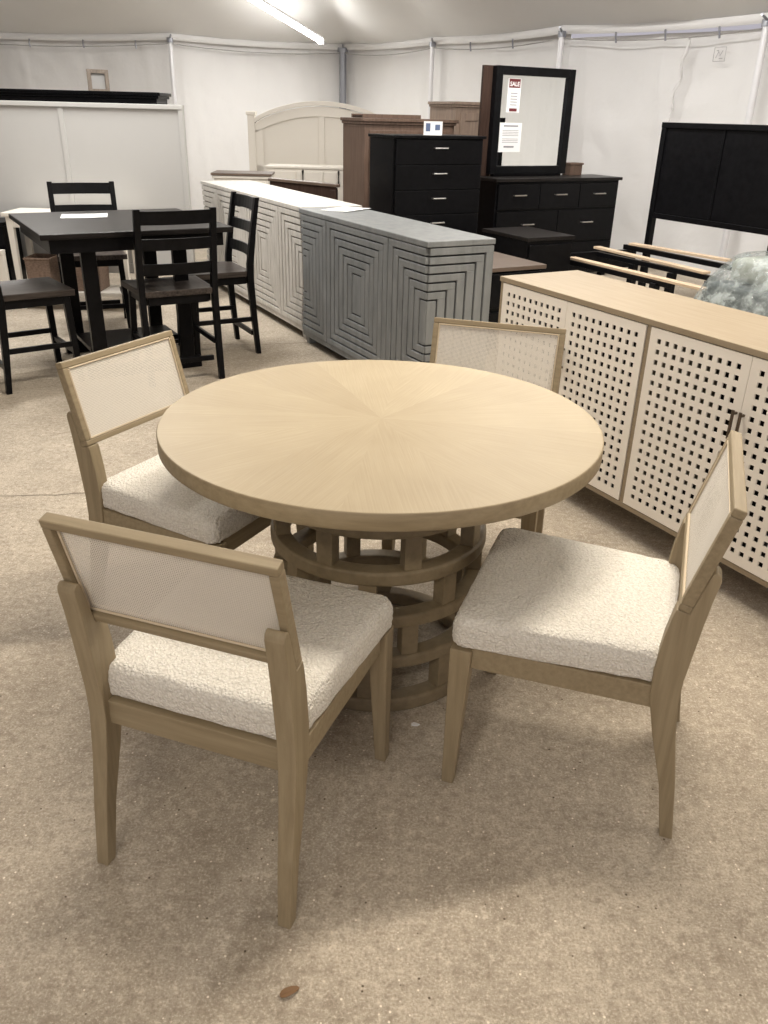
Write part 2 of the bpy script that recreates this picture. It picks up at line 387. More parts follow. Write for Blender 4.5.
# the tube that shows at the top of the photo, tied along the canopy slope
A, B = Vector((-1.776, 10.9, 2.709)), Vector((-1.011, 12.9, 2.372))
t = thing('tube_light', 'glowing fluorescent tube lamp on the canopy near the far corner', 'lamp', (A+B)/2, 0)
t.rotation_euler = (B-A).to_track_quat('X', 'Z').to_euler(); L = (B-A).length
bm = bmesh.new(); tube(bm, [(-L/2+.03, 0, 0), (L/2-.03, 0, 0)], .030, 12); obj('tube', bm, 'tube', t)
bx('housing', (-L/2, L/2, -.02, .02, .032, .06), 'housing', t)
bx('end_cap', [(-L/2, -L/2+.035, -.04, .04, -.035, .032), (L/2-.035, L/2, -.04, .04, -.035, .032)], 'housing', t)
ld = bpy.data.lights.new('tube_lamp', 'AREA'); ld.shape = 'RECTANGLE'; ld.size = L; ld.size_y = .08; ld.energy = 40; ld.color = NEUT
lo = bpy.data.objects.new('tube_lamp', ld); COL.objects.link(lo); lo.parent = t; lo.location = (0, 0, -.04)

# ---------------------------------------------------------------- round dining table
TX, TY, TR = -.0148, 2.138, .596
t = thing('dining_table', 'round light oak pedestal dining table with sunburst veneer top', 'table', (TX, TY, 0), .0)
bm = bmesh.new()
lathe(bm, [(.30, .7151), (.592, .7151), (.596, .719), (.596, .756), (.5935, .7595), (.590, .76)], 128)
top = obj('tabletop', bm, ['sunburst', 'oak_x'], t)
for p in top.data.polygons:
    if abs(p.normal.z) < .9: p.material_index = 1; p.use_smooth = True
bm = bmesh.new()
RO = .312; RI = .258; RINGS = [(.545, .585), (.408, .450), (.278, .318), (.148, .188), (.0, .045)]
ring(bm, .19, .285, .700, .7151)
obj('mounting_ring', bm, 'ped', t, .002)
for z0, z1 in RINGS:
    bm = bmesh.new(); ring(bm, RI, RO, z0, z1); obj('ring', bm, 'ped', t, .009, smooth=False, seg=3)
lev = [.700]+[r[0] for r in RINGS]; lo_ = [r[1] for r in RINGS]
for i in range(5):
    zt, zb = lev[i], lo_[i]; NP = 8
    for k in range(NP):
        a = 2*PI*(k+.5*((i+1) % 2))/NP-PI/2+math.radians(18)
        bm = bmesh.new(); wv = .0235
        vs = []
        for z in (zb, zt):
            for r_, s_ in ((.264, -1), (.304, -1), (.304, 1), (.264, 1)):
                vs.append(bm.verts.new((r_*math.cos(a)-s_*wv*math.sin(a), r_*math.sin(a)+s_*wv*math.cos(a), z)))
        for f in ((3,2,1,0),(4,5,6,7),(0,1,5,4),(1,2,6,5),(2,3,7,6),(3,0,4,7)): bm.faces.new([vs[j] for j in f])
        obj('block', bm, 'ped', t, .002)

# ---------------------------------------------------------------- dining chairs
def dining_chair(label, loc, rz):
    t = thing('dining_chair', label, 'chair', loc, rz, 'oak dining chairs around the round table')
    HW = .236; FW = .252; W = .033
    prof = [(-.002,0),(.027,0),(.052,.15),(.087,.28),(.109,.38),(.112,.45),(.104,.54),(.094,.600),(.091,.6105),(.0645,.6055),
            (.0420,.692),(.038,.704),(.033,.708),(.028,.708),(.021,.701),(.019,.690),(.027,.64),(.034,.58),(.042,.50),(.048,.44),(.049,.38),(.038,.28),(.017,.15)]
    for s in (-1, 1):
        bm = bmesh.new(); prism(bm, prof, s*HW, s*(HW-.040))
        for v_ in bm.verts:
            if abs(v_.co.x) < HW-.001 and v_.co.z < .38: v_.co.x = s*(HW-.040+.011*(1-v_.co.z/.38))
        obj('leg', bm, 'oak_z', t, .004)
    for s in (-1, 1):
        bm = bmesh.new(); taper(bm, (s*(FW-.013), .540, 0), (s*(FW-.022), .530, .405), (.029, .030), (.050, .052)); obj('leg', bm, 'oak_z', t, .003)
    # seat frame
    bm = bmesh.new()
    prism(bm, [(-.2, .066), (.2, .066), (.2, .088), (-.2, .088)], .352, .410, 'z')
    prism(bm, [(-.205, .512), (.205, .512), (.205, .540), (-.205, .540)], .352, .410, 'z')
    for s in (-1, 1):
        a = [(s*.208, .09), (s*.230, .09), (s*.240, .508), (s*.218, .508)]
        prism(bm, a, .352, .410, 'z')
    obj('seat_frame', bm, 'oak_x', t, .002)
    # cushion
    bm = bmesh.new(); N = 26
    def outline(ins):
        pts = []; y0, y1 = .078+ins, .556-ins; wb, wf = .226-ins, .258-ins; r = .032
        cs = [(wb-r, y0+r, -PI/2), (wf-r, y1-r, 0), (-(wf-r), y1-r, PI/2), (-(wb-r), y0+r, PI)]
        for cx, cy, a0 in cs:
            for k in range(7):
                a = a0+PI/2*k/6; pts.append((cx+r*math.cos(a), cy+r*math.sin(a)))
        return pts
    lays = [(.006, .4105), (.0, .416), (-.002, .435), (-.002, .462), (.001, .478), (.008, .488), (.020, .4925), (.045, .495), (.09, .497), (.15, .498), (.20, .4985)]
    R = []
    for ins, z in lays:
        if ins <= .02: R.append([bm.verts.new((x, y, z)) for x, y in outline(ins)])
        else:
            o = outline(.02); k = (ins-.02)/.225
            R.append([bm.verts.new((x*(1-k), .311+(y-.311)*(1-k), z)) for x, y in o])
    n = len(R[0])
    for u, v in zip(R, R[1:]):
        for k in range(n): bm.faces.new((u[k], u[(k+1) % n], v[(k+1) % n], v[k]))
    bm.faces.new(R[-1]); bm.faces.new(R[0][::-1])
    # notches at the rear posts
    c = obj('seat_cushion', bm, 'boucle', t, smooth=True)
    sd = c.modifiers.new('s', 'SUBSURF'); sd.levels = 2; sd.render_levels = 3
    tx = bpy.data.textures.get('boucle_lumps') or bpy.data.textures.new('boucle_lumps', 'CLOUDS'); tx.noise_scale = .009; tx.noise_depth = 1
    dm = c.modifiers.new('d', 'DISPLACE'); dm.texture = tx; dm.strength = .005; dm.mid_level = .5; dm.texture_coords = 'LOCAL'
    # back frame, leaned 10 degrees
    bp_ = bpy.data.objects.new('backrest', None)
    F = bmesh.new()
    Hh = .2495; Wd = .2355; th = .0265; bw = .019; bs = .016
    # local frame: origin at bottom front edge
    box(F, -Wd, Wd, 0, th, Hh-bw, Hh); box(F, -Wd, Wd, 0, th, 0, bs)
    box(F, -Wd, -Wd+bw, 0, th, bs, Hh-bw); box(F, Wd-bw, Wd, 0, th, bs, Hh-bw)
    tilt = .253; mt = Matrix.Translation((0, .090, .612)) @ Matrix.Rotation(tilt, 4, 'X') @ Matrix.Translation((0, -th, 0))
    bpy.data.objects.remove(bp_)
    fr = obj('backrest_frame', F, 'oak_x', t, .003); fr.matrix_local = mt
    P = bmesh.new(); box(P, -Wd+bw, Wd-bw, .017, .021, bs, Hh-bw)
    pn = obj('cane_panel', P, 'cane', t); pn.matrix_local = mt
    S = bmesh.new()
    for yy in (.014, .0235):
        for (a, b) in (((-1, 0), (1, 0)), ((-1, 1), (1, 1)), ((-1, 0), (-1, 1)), ((1, 0), (1, 1))):
            X = lambda q: (q[0]*(Wd-bw-.003), yy, bs+.003 if q[1] == 0 else Hh-bw-.003)
            tube(S, [X(a), X(b)], .0028, 6)
    sp = obj('cane_spline', S, mat('spline_cane', (.66, .56, .40), .7) if 'spline' not in M else 'spline', t); sp.matrix_local = mt
    return t
M['spline'] = mat('spline_cane', (.60, .50, .36), .7)
A_ = dining_chair('oak dining chair nearest the camera at left, its woven back turned to us', (-.3927, 1.2213, 0), -.3348)
dup(A_, (.7685, 1.6265, 0), 1.230, 'oak dining chair at right of the round table, facing left with cream seat')
dup(A_, (.3966, 2.942, 0), 2.8512, 'oak dining chair behind the round table, in front of the perforated sideboard')
dup(A_, (-.8451, 2.496, 0), -2.0443, 'oak dining chair at left behind the nearest chair, tucked under the round table')

# ---------------------------------------------------------------- perforated sideboard
def handle(bm, x, y, z, L=.12, r=.005, horiz=True):
    if horiz: tube(bm, [(x-L/2, y, z), (x-L/2, y-.025, z), (x+L/2, y-.025, z), (x+L/2, y, z)], r, 6)
    else: tube(bm, [(x, y, z-L/2), (x, y-.025, z-L/2), (x, y-.025, z+L/2), (x, y, z+L/2)], r, 6)
# local frame: x runs along the front from the far end, -y is the front face
GR = -math.radians(61.2)
SBO = Vector((.498, 3.77, 0)); t = thing('sideboard', 'long light oak sideboard with cream doors pierced by rows of square holes', 'sideboard', SBO, GR)
SL, SD, SH, SB = 1.83, .44, .87, .125
bx('top_panel', (-.006, SL+.006, -.004, SD, SH-.022, SH), 'oak_side', t, .002)
bx('side_panel', (0, .020, 0, SD, SB, SH-.022), 'oak_side', t, .002)
bx('side_panel', (SL-.020, SL, 0, SD, SB, SH-.022), 'oak_side', t, .002)
bx('bottom_panel', (.02, SL-.02, 0, SD, SB, SB+.02), 'oak_side', t, .002)
bx('back_panel', (.02, SL-.02, SD-.012, SD, SB+.02, SH-.022), 'inside_shade', t, 0)
bx('shade_lining', [(.0205, .024, .03, SD-.013, SB+.024, SH-.026), (SL-.024, SL-.0205, .03, SD-.013, SB+.024, SH-.026), (.024, SL-.024, .03, SD-.013, SH-.026, SH-.0225), (.024, SL-.024, .03, SD-.013, SB+.0205, SB+.024)], 'inside_shade', t, 0)  # added dark sheets, paint the shade seen through the door holes
bx('divider', (SL/2-.011, SL/2+.011, .002, SD-.014, SB+.02, SH-.022), 'oak_side', t, .001)
for x in (.12, SL-.12):
    for y in (.05, SD-.06):
        bm = bmesh.new(); taper(bm, (x, y, 0), (x, y, SB), (.035, .035), (.045, .045)); obj('leg', bm, 'oak_side', t, .002)
def door_mesh(w, h, nx, ny):
    bm = bmesh.new(); hs = .0185; px = (w-.050)/nx; py = (h-.050)/ny
    xs = [0]; 
    for i in range(nx): c = .025+px*(i+.5); xs += [c-hs/2, c+hs/2]
    xs.append(w); zs = [0]
    for j in range(ny): c = .025+py*(j+.5); zs += [c-hs/2, c+hs/2]
    zs.append(h); T = .006
    F = [[bm.verts.new((x, 0, z)) for z in zs] for x in xs]; B = [[bm.verts.new((x, T, z)) for z in zs] for x in xs]
    for i in range(len(xs)-1):
        for j in range(len(zs)-1):
            q = [(i, j), (i+1, j), (i+1, j+1), (i, j+1)]
            if i % 2 == 1 and j % 2 == 1:
                for k in range(4):
                    (a, b), (c, d) = q[k], q[(k+1) % 4]; bm.faces.new((F[a][b], F[c][d], B[c][d], B[a][b]))
            else:
                bm.faces.new([F[a][b] for a, b in q]); bm.faces.new([B[a][b] for a, b in q[::-1]])
    for j in range(len(zs)-1):
        for i in (0, len(xs)-1): bm.faces.new((F[i][j], F[i][j+1], B[i][j+1], B[i][j]))
    for i in range(len(xs)-1):
        for j in (0, len(zs)-1): bm.faces.new((F[i][j], F[i+1][j], B[i+1][j], B[i][j]))
    return bm
dw = (SL/2-.011-.020)/2-.003; dh = SH-.022-SB-.02-.006
for k, x in enumerate((.0215, .0215+dw+.002, SL/2+.0125, SL/2+.0125+dw+.002)):
    d = obj('door', door_mesh(dw, dh, 10, 17), 'cream', t); d.location = (x, -.002, SB+.023)
    bm = bmesh.new(); hx = dw-.014 if k % 2 == 0 else .014
    box(bm, hx-.005, hx+.005, -.022, -.016, dh*.60, dh*.60+.10); box(bm, hx-.004, hx+.004, -.018, 0, dh*.60+.008, dh*.60+.016); box(bm, hx-.004, hx+.004, -.018, 0, dh*.60+.084, dh*.60+.092)
    obj('door_pull', bm, 'bronze', d, .001)

# ---------------------------------------------------------------- geometric sideboards (grey and white)
def nested(bm, u0, u1, z0, z1, uc, hw, face, n=6):
    """raised strips forming concentric rectangles around uc, clipped to u0..u1; face(u,z,d)->xyz"""
    zc = (z0+z1)/2; hh = (z1-z0)/2; pw = hw*.86/n; ph = hh*.70/n
    def strip(a, b, c, d, dep):
        a = max(a, u0); b = min(b, u1)
        if b-a < .004: return
        vs = [bm.verts.new(face(u, z, dd)) for dd in (0, dep) for u, z in ((a, c), (b, c), (b, d), (a, d))]
        for f in ((4,5,6,7),(0,1,5,4),(1,2,6,5),(2,3,7,6),(3,0,4,7)): bm.faces.new([vs[i] for i in f])
    for i in range(n):
        a = hw-pw*i; h = hh-ph*i; g = .010; dep = .020-.0022*i
        sw = pw-g; sh = ph-g
        strip(uc-a+.002, uc+a-.002, zc+h-sh, zc+h, dep); strip(uc-a+.002, uc+a-.002, zc-h, zc-h+sh, dep)
        strip(uc-a+.002, uc-a+.002+sw, zc-h+sh, zc+h-sh, dep); strip(uc+a-.002-sw, uc+a-.002, zc-h+sh, zc+h-sh, dep)
    a = hw-pw*n; h = hh-ph*n; strip(uc-a, uc+a, zc-h, zc+h, .006)
def geo_cabinet(name, label, loc, rz, L, D, H, secs, paint, glaze):
    t = thing(name, label, 'sideboard', loc, rz)
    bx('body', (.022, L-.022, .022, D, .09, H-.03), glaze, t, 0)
    bx('top_panel', (0, L, 0, D+.004, H-.03, H), paint, t, .004)
    bx('plinth', [(.01, L-.01, .012, .03, .06, .095), (L-.03, L-.012, .02, D, .06, .095), (.012, .03, .02, D, .06, .095)], paint, t, .002)
    for x in (.05, L-.05):
        for y in (.06, D-.06):
            bm = bmesh.new(); taper(bm, (x, y, 0), (x, y, .09), (.05, .05), (.07, .07)); obj('foot', bm, paint, t, .003)
    x = .022; z0, z1 = .10, H-.036; n = len(secs); tot = sum(secs); k = (L-.044)/tot
    for i, s in enumerate(secs):
        w_ = s*k; bm = bmesh.new(); f = lambda u, z, d: (u, .022-d, z)
        if i == 0: nested(bm, x, x+w_-.003, z0, z1, x, w_-.003, f)
        elif i == n-1: nested(bm, x+.003, x+w_, z0, z1, x+w_, w_-.003, f)
        else: nested(bm, x+.003, x+w_-.003, z0, z1, x+w_/2, w_/2-.003, f)
        d = obj('door', bm, paint, t, .002, seg=1)
        x += w_
    bm = bmesh.new(); nested(bm, .022, D, z0, z1, .022, D-.022, lambda u, z, d: (L-.022+d, u, z)); obj('side_panel', bm, paint, t, .002, seg=1)
    bm = bmesh.new(); nested(bm, .022, D, z0, z1, .022, D-.022, lambda u, z, d: (.022-d, u, z)); obj('side_panel', bm, paint, t, .002, seg=1)
    return t
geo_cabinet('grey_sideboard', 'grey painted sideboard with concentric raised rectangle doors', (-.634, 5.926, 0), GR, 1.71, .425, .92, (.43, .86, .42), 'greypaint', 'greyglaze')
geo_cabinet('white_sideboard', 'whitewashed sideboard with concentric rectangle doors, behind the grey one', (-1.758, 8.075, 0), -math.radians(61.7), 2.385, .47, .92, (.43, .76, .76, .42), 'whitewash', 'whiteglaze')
def sheet(name, label, loc, rz, w_, d_, m='paper', n=1):
    bm = bmesh.new(); rows = []
    for i in range(9):
        rows.append([bm.verts.new((-w_/2+w_*i/8, -d_/2+d_*j/4, .0012+.004*(i/8)**3+.0015*j/4)) for j in range(5)])
    for u, v in zip(rows, rows[1:]):
        for j in range(4): bm.faces.new((u[j], v[j], v[j+1], u[j+1]))
    o = obj(name, bm, m); o.modifiers.new('s', 'SOLIDIFY').thickness = .0008
    o.location = loc; o.rotation_euler = (0, 0, rz); return tag(o, label, 'paper')
sheet('paper_sheet', 'white sheet of paper lying on the grey sideboard', (-.31, 5.90, .9205), -.55, .22, .29)

# ---------------------------------------------------------------- counter height table and chairs
TA = math.radians(31)
t = thing('counter_table', 'square black counter height table with slab legs and a lower shelf', 'table', (-1.70, 5.36, 0), TA)
S = .55; TH = .88
bx('tabletop', (-S, S, -S, S, TH-.03, TH), 'blackwood', t, .004)
bx('apron', [(-S+.05, S-.05, -S+.05, -S+.075, TH-.11, TH-.03), (-S+.05, S-.05, S-.075, S-.05, TH-.11, TH-.03), (-S+.05, -S+.075, -S+.075, S-.075, TH-.11, TH-.03), (S-.075, S-.05, -S+.075, S-.075, TH-.11, TH-.03)], 'black', t, .002)
for sx in (-1, 1):
    for sy in (-1, 1):
        bm = bmesh.new()
        taper(bm, (sx*.27, sy*.34, .06), (sx*.27, sy*.33, TH-.03), (.085, .045), (.085, .045)); obj('leg', bm, 'black', t, .003)
bx('foot_beam', [(-.355, .355, -.365, -.305, 0, .07)], 'black', t, .004)
bx('foot_beam', [(-.355, .355, .305, .365, 0, .07)], 'black', t, .004)
bx('shelf', (-.30, .30, -.22, .22, .13, .155), 'blackwood', t, .003)
sheet('paper_sheet', 'white paper leaflet lying on the black counter table', (-1.95, 5.50, .8805), .3, .28, .20)

def counter_chair(label, loc, rz):
    t = thing('counter_chair', label, 'chair', loc, rz, 'black ladder back chairs around the counter table')
    HW = .235; SHt = .555; TOPZ = 1.01
    prof = [(-.055,0),(-.025,0),(.0,.25),(.018,.50),(.014,.60),(-.02,.82),(-.055,TOPZ),(-.085,TOPZ),(-.055,.82),(-.028,.60),(-.026,.50),(-.038,.25)]
    for s in (-1, 1):
        bm = bmesh.new(); prism(bm, prof, *sorted((s*HW, s*(HW-.036)))); obj('leg', bm, 'black', t, .003)
    for s in (-1, 1):
        bm = bmesh.new(); taper(bm, (s*.205, .385, 0), (s*.185, .365, SHt-.03), (.034, .034), (.038, .038)); obj('leg', bm, 'black', t, .003)
    def slat(z0, z1):
        y = lambda z: .0 if z < .6 else -(z-.6)*.17-.006
        bm = bmesh.new(); n = 8
        vs = []
        for i in range(n+1):
            x = -HW+.034+(2*HW-.068)*i/n; c = -.022*(1-(2*i/n-1)**2)
            vs.append([bm.verts.new((x, y(z)+c+d, z)) for z, d in ((z0, -.009), (z0, .009), (z1, .009), (z1, -.009))])
        for u, v in zip(vs, vs[1:]):
            for k in range(4): bm.faces.new((u[k], u[(k+1) % 4], v[(k+1) % 4], v[k]))
        bm.faces.new(vs[0]); bm.faces.new(vs[-1][::-1]); obj('back_slat', bm, 'black', t, .002)
    slat(.925, 1.0); slat(.785, .85); slat(.645, .71)
    # saddle seat
    bm = bmesh.new(); n = 14; g = []
    for i in range(n+1):
        for_ = []
        for j in range(n+1):
            u, v = i/n*2-1, j/n; wv = .215+.02*v; x = u*wv; y = -.02+.43*v; dip = -.012*(1-u*u)*math.sin(PI*min(1, v*1.15))
            for_.append((x, y, SHt+dip))
        g.append(for_)
    T = [[bm.verts.new(p) for p in r] for r in g]; Bt = [[bm.verts.new((p[0], p[1], SHt-.035)) for p in r] for r in g]
    for i in range(n):
        for j in range(n):
            bm.faces.new((T[i][j], T[i+1][j], T[i+1][j+1], T[i][j+1])); bm.faces.new((Bt[i][j], Bt[i][j+1], Bt[i+1][j+1], Bt[i+1][j]))
    for i in range(n):
        for j in (0, n): bm.faces.new((T[i][j], T[i+1][j], Bt[i+1][j], Bt[i][j])); bm.faces.new((T[j][i], T[j][i+1], Bt[j][i+1], Bt[j][i]))
    obj('seat', bm, 'blackseat', t, .004)
    bx('seat_rail', [(-.18, .18, .0, .02, SHt-.085, SHt-.035), (-.17, .17, .355, .375, SHt-.085, SHt-.035), (-.20, -.18, .02, .355, SHt-.085, SHt-.035), (.18, .20, .02, .355, SHt-.085, SHt-.035)], 'black', t, .002)
    bx('stretcher', (-.19, .19, .368, .392, .17, .20), 'black', t, .002)
    bx('stretcher', (-.18, .18, -.03, -.008, .12, .15), 'black', t, .002)
    for s in (-1, 1): bx('stretcher', (*sorted((s*.188, s*.208)), -.02, .37, .22, .25), 'black', t, .002)
    return t
cc = counter_chair('black ladder back counter chair nearest us, its back hiding part of the black table', (-1.24, 4.90, 0), math.radians(30))
dup(cc, (-1.035, 5.76, 0), math.radians(119), 'black ladder back counter chair at the right, beside the whitewashed sideboard')
dup(cc, (-2.27, 6.42, 0), math.radians(202), 'black ladder back counter chair behind the black table, facing us')
dup(cc, (-2.29, 4.76, 0), math.radians(-52), 'black counter chair cut off by the left edge, only its seat and legs showing')

# ---------------------------------------------------------------- left background: panel bed, dark chest top, white table
t = thing('panel_headboard', 'tall off-white panelled headboard standing behind the black counter table', 'headboard', (-4.4, 7.15, 0), 0)
H = 1.535
bx('panel', (0, 2.72, .012, .04, .30, H-.03), 'offwhite', t, 0)
bx('top_rail', (0, 2.745, -.01, .055, H-.035, H), 'offwhite', t, .004)
bx('stile', (2.705, 2.745, -.006, .05, 0, H-.035), 'offwhite', t, .004)
bx('stile', (1.76, 1.80, -.0, .012, .30, H-.035), 'offwhite', t, .003)
bx('stile', (.80, .84, -.0, .012, .30, H-.035), 'offwhite', t, .003)
bx('bottom_rail', (0, 2.705, -.004, .05, .24, .32), 'offwhite', t, .003)
def crown_top(t, x0, x1, y0, y1, z0, m, k=1.0):
    bm = bmesh.new()
    for i, (o, a, b) in enumerate(((.0, 0, .03), (.018, .03, .055), (.035, .055, .085))):
        box(bm, x0-o*k, x1+o*k, y0-o*k, y1, z0+a, z0+b)
    return obj('crown_moulding', bm, m, t, .004)
# black bookcase headboard behind
t = thing('bookcase', 'tall black cabinet whose moulded top shows above the off-white headboard', 'cabinet', (-5.0, 8.95, 0), 0)
bx('body', (0, 2.68, 0, .42, 0, 1.56), 'black', t, .004)
crown_top(t, 0, 2.68, 0, .42, 1.56, 'black', 1.3)
t = thing('picture_frame', 'small whitewashed wood frame standing on the tall black cabinet', 'frame', (-2.92, 9.10, 1.645), .45)
bm = bmesh.new(); box(bm, -.10, -.065, -.03, .02, 0, .19); box(bm, .065, .10, -.03, .02, 0, .19); box(bm, -.065, .065, -.03, .02, .155, .19); box(bm, -.065, .065, -.03, .02, 0, .02)
obj('frame', bm, 'whiteglaze', t, .002)
bx('mat_board', (-.065, .065, .005, .01, .02, .155), 'offwhite', t, 0)
# white low table with a shelf and a brown basket
t = thing('console_table', 'low white table with an open bottom shelf behind the black table', 'table', (-3.02, 6.75, 0), 0)
bx('tabletop', (-.02, .95, -.02, .36, .72, .75), 'white', t, .004)
bx('apron', [(.01, .92, 0, .02, .64, .72), (.01, .03, .02, .32, .64, .72), (.90, .92, .02, .32, .64, .72)], 'white', t, .002)
for x in (.03, .90):
    for y in (.02, .31):
        bm = bmesh.new(); taper(bm, (x, y, 0), (x, y, .72), (.035, .035), (.05, .05)); obj('leg', bm, 'white', t, .003)
bx('shelf', (.0, .93, 0, .33, .12, .15), 'white', t, .003)
def basket(x, y, w_, lab):
    bt = thing('basket', lab, 'basket', (x, y, .151), 0)
    bm = bmesh.new(); bmb = bm
    a = [(-w_/2*.9, 0), (w_/2*.9, 0), (w_/2, .24), (-w_/2, .24)]
    for (y0, y1) in ((-.12, -.105), (.105, .12)): prism(bm, a, y0, y1, 'y')
    prism(bm, [(-w_/2*.9, 0), (-w_/2*.9+.015, 0), (-w_/2+.015, .24), (-w_/2, .24)], -.105, .105, 'y'); prism(bm, [(w_/2*.9-.015, 0), (w_/2*.9, 0), (w_/2, .24), (w_/2-.015, .24)], -.105, .105, 'y')
    box(bm, -w_/2*.9+.015, w_/2*.9-.015, -.105, .105, 0, .012); obj('body', bm, 'wicker', bt, .004)
    bm = bmesh.new()
    for (p, q) in (((-w_/2, -.115), (w_/2, -.115)), ((w_/2, -.115), (w_/2, .115)), ((w_/2, .115), (-w_/2, .115)), ((-w_/2, .115), (-w_/2, -.115))):
        tube(bm, [(*p, .243), (*q, .243)], .011, 8)
    obj('rim', bm, 'wicker', bt)
basket(-2.84, 6.91, .20, 'brown basket on the white table shelf, left one')
basket(-2.45, 6.91, .22, 'brown basket on the white table shelf, right one')
# black storage bench and low white footboard at the left edge
t = thing('storage_bench', 'black box bench at the left edge behind the low white footboard', 'bench', (-4.45, 6.80, 0), 0)
bx('body', (0, 1.38, 0, .30, .06, .64), 'black', t, .004); bx('lid', (-.01, 1.39, -.01, .31, .64, .67), 'black', t, .005)
for x in (.05, 1.33):
    for y in (.05, .25): bx('foot', (x-.025, x+.025, y-.025, y+.025, 0, .06), 'black', t, .003)
t = thing('footboard', 'low white footboard at the left edge in front of the black bench', 'footboard', (-4.45, 6.68, 0), 0)
bx('top_rail', (0, 1.40, -.01, .05, .44, .475), 'white', t, .004); bx('panel', (0, 1.34, .01, .03, .12, .44), 'offwhite', t, 0)
bx('bottom_rail', (0, 1.34, 0, .04, .08, .13), 'white', t, .002); bx('post', (1.34, 1.40, -.005, .045, 0, .44), 'white', t, .003)

# ---------------------------------------------------------------- white arched headboard and its neighbours
t = thing('arched_headboard', 'white arched headboard with square posts near the far tent corner', 'headboard', (-1.78, 11.05, 0), -.02)
W_ = 1.80; n = 24
def arc(u, base, rise): return base+rise*(1-(2*u-1)**2)**.9 if 0 <= u <= 1 else base
bm = bmesh.new()
def band(z_lo, z_hi, y0, y1, x0=.09, x1=W_-.09):
    V = []
    for i in range(n+1):
        u = i/n; x = x0+(x1-x0)*u
        V.append([bm.verts.new((x, y, z)) for y, z in ((y0, z_lo(u)), (y1, z_lo(u)), (y1, z_hi(u)), (y0, z_hi(u)))])
    for a, b in zip(V, V[1:]):
        for k in range(4): bm.faces.new((a[k], a[(k+1) % 4], b[(k+1) % 4], b[k]))
    bm.faces.new(V[0]); bm.faces.new(V[-1][::-1])
band(lambda u: .45, lambda u: arc(u, 1.36, .20), .02, .05); obj('panel', bm, 'white', t)
bm = bmesh.new(); band(lambda u: arc(u, 1.38, .20), lambda u: arc(u, 1.43, .20), -.03, .08); obj('cap_rail', bm, 'white', t, .004)
bm = bmesh.new(); band(lambda u: arc(u, 1.26, .20), lambda u: arc(u, 1.37, .20), .0, .02); obj('arched_rail', bm, 'white', t, .003)
bx('rail', [(.09, W_-.09, 0, .02, .80, .90)], 'white', t, .003); bx('stile', (W_/2-.035, W_/2+.035, .0, .02, .90, 1.46), 'white', t, .002)
bx('stile', (.09, .18, .0, .02, .45, 1.30), 'white', t, .002); bx('stile', (W_-.18, W_-.09, 0, .02, .45, 1.30), 'white', t, .002)
for x in (0, W_-.09):
    bx('post', (x, x+.09, -.01, .08, 0, 1.46), 'white', t, .004); bx('post_cap', (x-.015, x+.105, -.025, .095, 1.46, 1.50), 'white', t, .006)
def pulls(t, pts, m, L=.12, horiz=True, y=0):
    for x, z in pts:
        bm = bmesh.new(); handle(bm, x, y, z, L, .006, horiz); obj('drawer_pull', bm, m, t)
t = thing('white_nightstand', 'white nightstand with grey-brown top behind the whitewashed sideboard', 'nightstand', (-1.90, 9.25, 0), .05)
bx('body', (.03, .60, .02, .42, .05, .86), 'white', t, .004); bx('top_panel', (0, .63, -.01, .44, .89, .915), 'browntop', t, .003); bx('cornice', (.01, .62, 0, .43, .86, .89), 'white', t, .008)
for z0 in (.10, .36, .62): bx('drawer', (.06, .57, .0, .02, z0, z0+.22), 'white', t, .004)
for x in (.05, .55): bx('foot', (x, x+.05, .03, .08, 0, .05), 'white', t, .003)
t = thing('white_dresser', 'white dresser with dark upright pulls in front of the arched headboard', 'dresser', (-1.45, 10.2, 0), 0)
bx('body', (0, 1.0, 0, .40, .04, .92), 'white', t, .004); bx('top_panel', (-.015, 1.015, -.015, .41, .92, .945), 'white', t, .004)
for x0 in (.03, .345, .66): 
    for z0 in (.08, .50): bx('drawer', (x0, x0+.30, -.015, 0, z0, z0+.39), 'white', t, .004)
for x in (.04, .93): bx('foot', (x, x+.04, .02, .08, 0, .04), 'white', t, .003)
for x in (.42, .83):
    bm = bmesh.new(); handle(bm, x, -.015, .83, .14, .012, False); obj('pull', bm, 'darkpull', t)
t = thing('dark_footboard', 'dark brown footboard with sloping top behind the whitewashed sideboard', 'footboard', (-1.16, 8.35, 0), -.25)
bm = bmesh.new(); prism(bm, [(0, .12), (.66, .12), (.66, .875), (.62, .89), (0, .915)], .0, .04, 'y'); obj('panel', bm, 'darkbrown', t, .003)
bm = bmesh.new(); prism(bm, [(-.01, .915), (.68, .885), (.68, .91), (-.01, .94)], -.02, .06, 'y'); obj('cap_rail', bm, 'browntop', t, .003)
for x in (0, .60): bx('post', (x, x+.06, -.01, .05, 0, .86), 'darkbrown', t, .003)

# ---------------------------------------------------------------- chests, dresser, mirror
G = CG
def loc_dir(p, a, b=0):  # move along the grid: a to the right-away, b to the back-left
    return (p[0]+a*math.cos(G)-b*math.sin(G), p[1]+a*math.sin(G)+b*math.cos(G), 0)
t = thing('black_chest', 'tall black chest of drawers with small nickel pulls behind the grey sideboard', 'chest of drawers', (0, 7.62, 0), G)
bx('body', (.01, .93, .02, .45, .04, 1.325), 'black', t, .003); bx('top_panel', (-.005, .945, -.01, .46, 1.325, 1.35), 'black', t, .003)
for i in range(6):
    z1 = 1.318-i*.205
    bx('drawer', (.03, .91, .0, .02, z1-.201, z1), 'black', t, .004)
pulls(t, [(.47, 1.25-i*.205) for i in range(6)], 'metal', .13)
for x in (.02, .86): bx('foot', (x, x+.06, .03, .09, 0, .04), 'black', t, .002)
t = thing('sign_card', 'small white sign card with a blue picture standing on the black chest', 'sign', loc_dir((0, 7.62), .46, .12)[:2]+(1.35,), G)
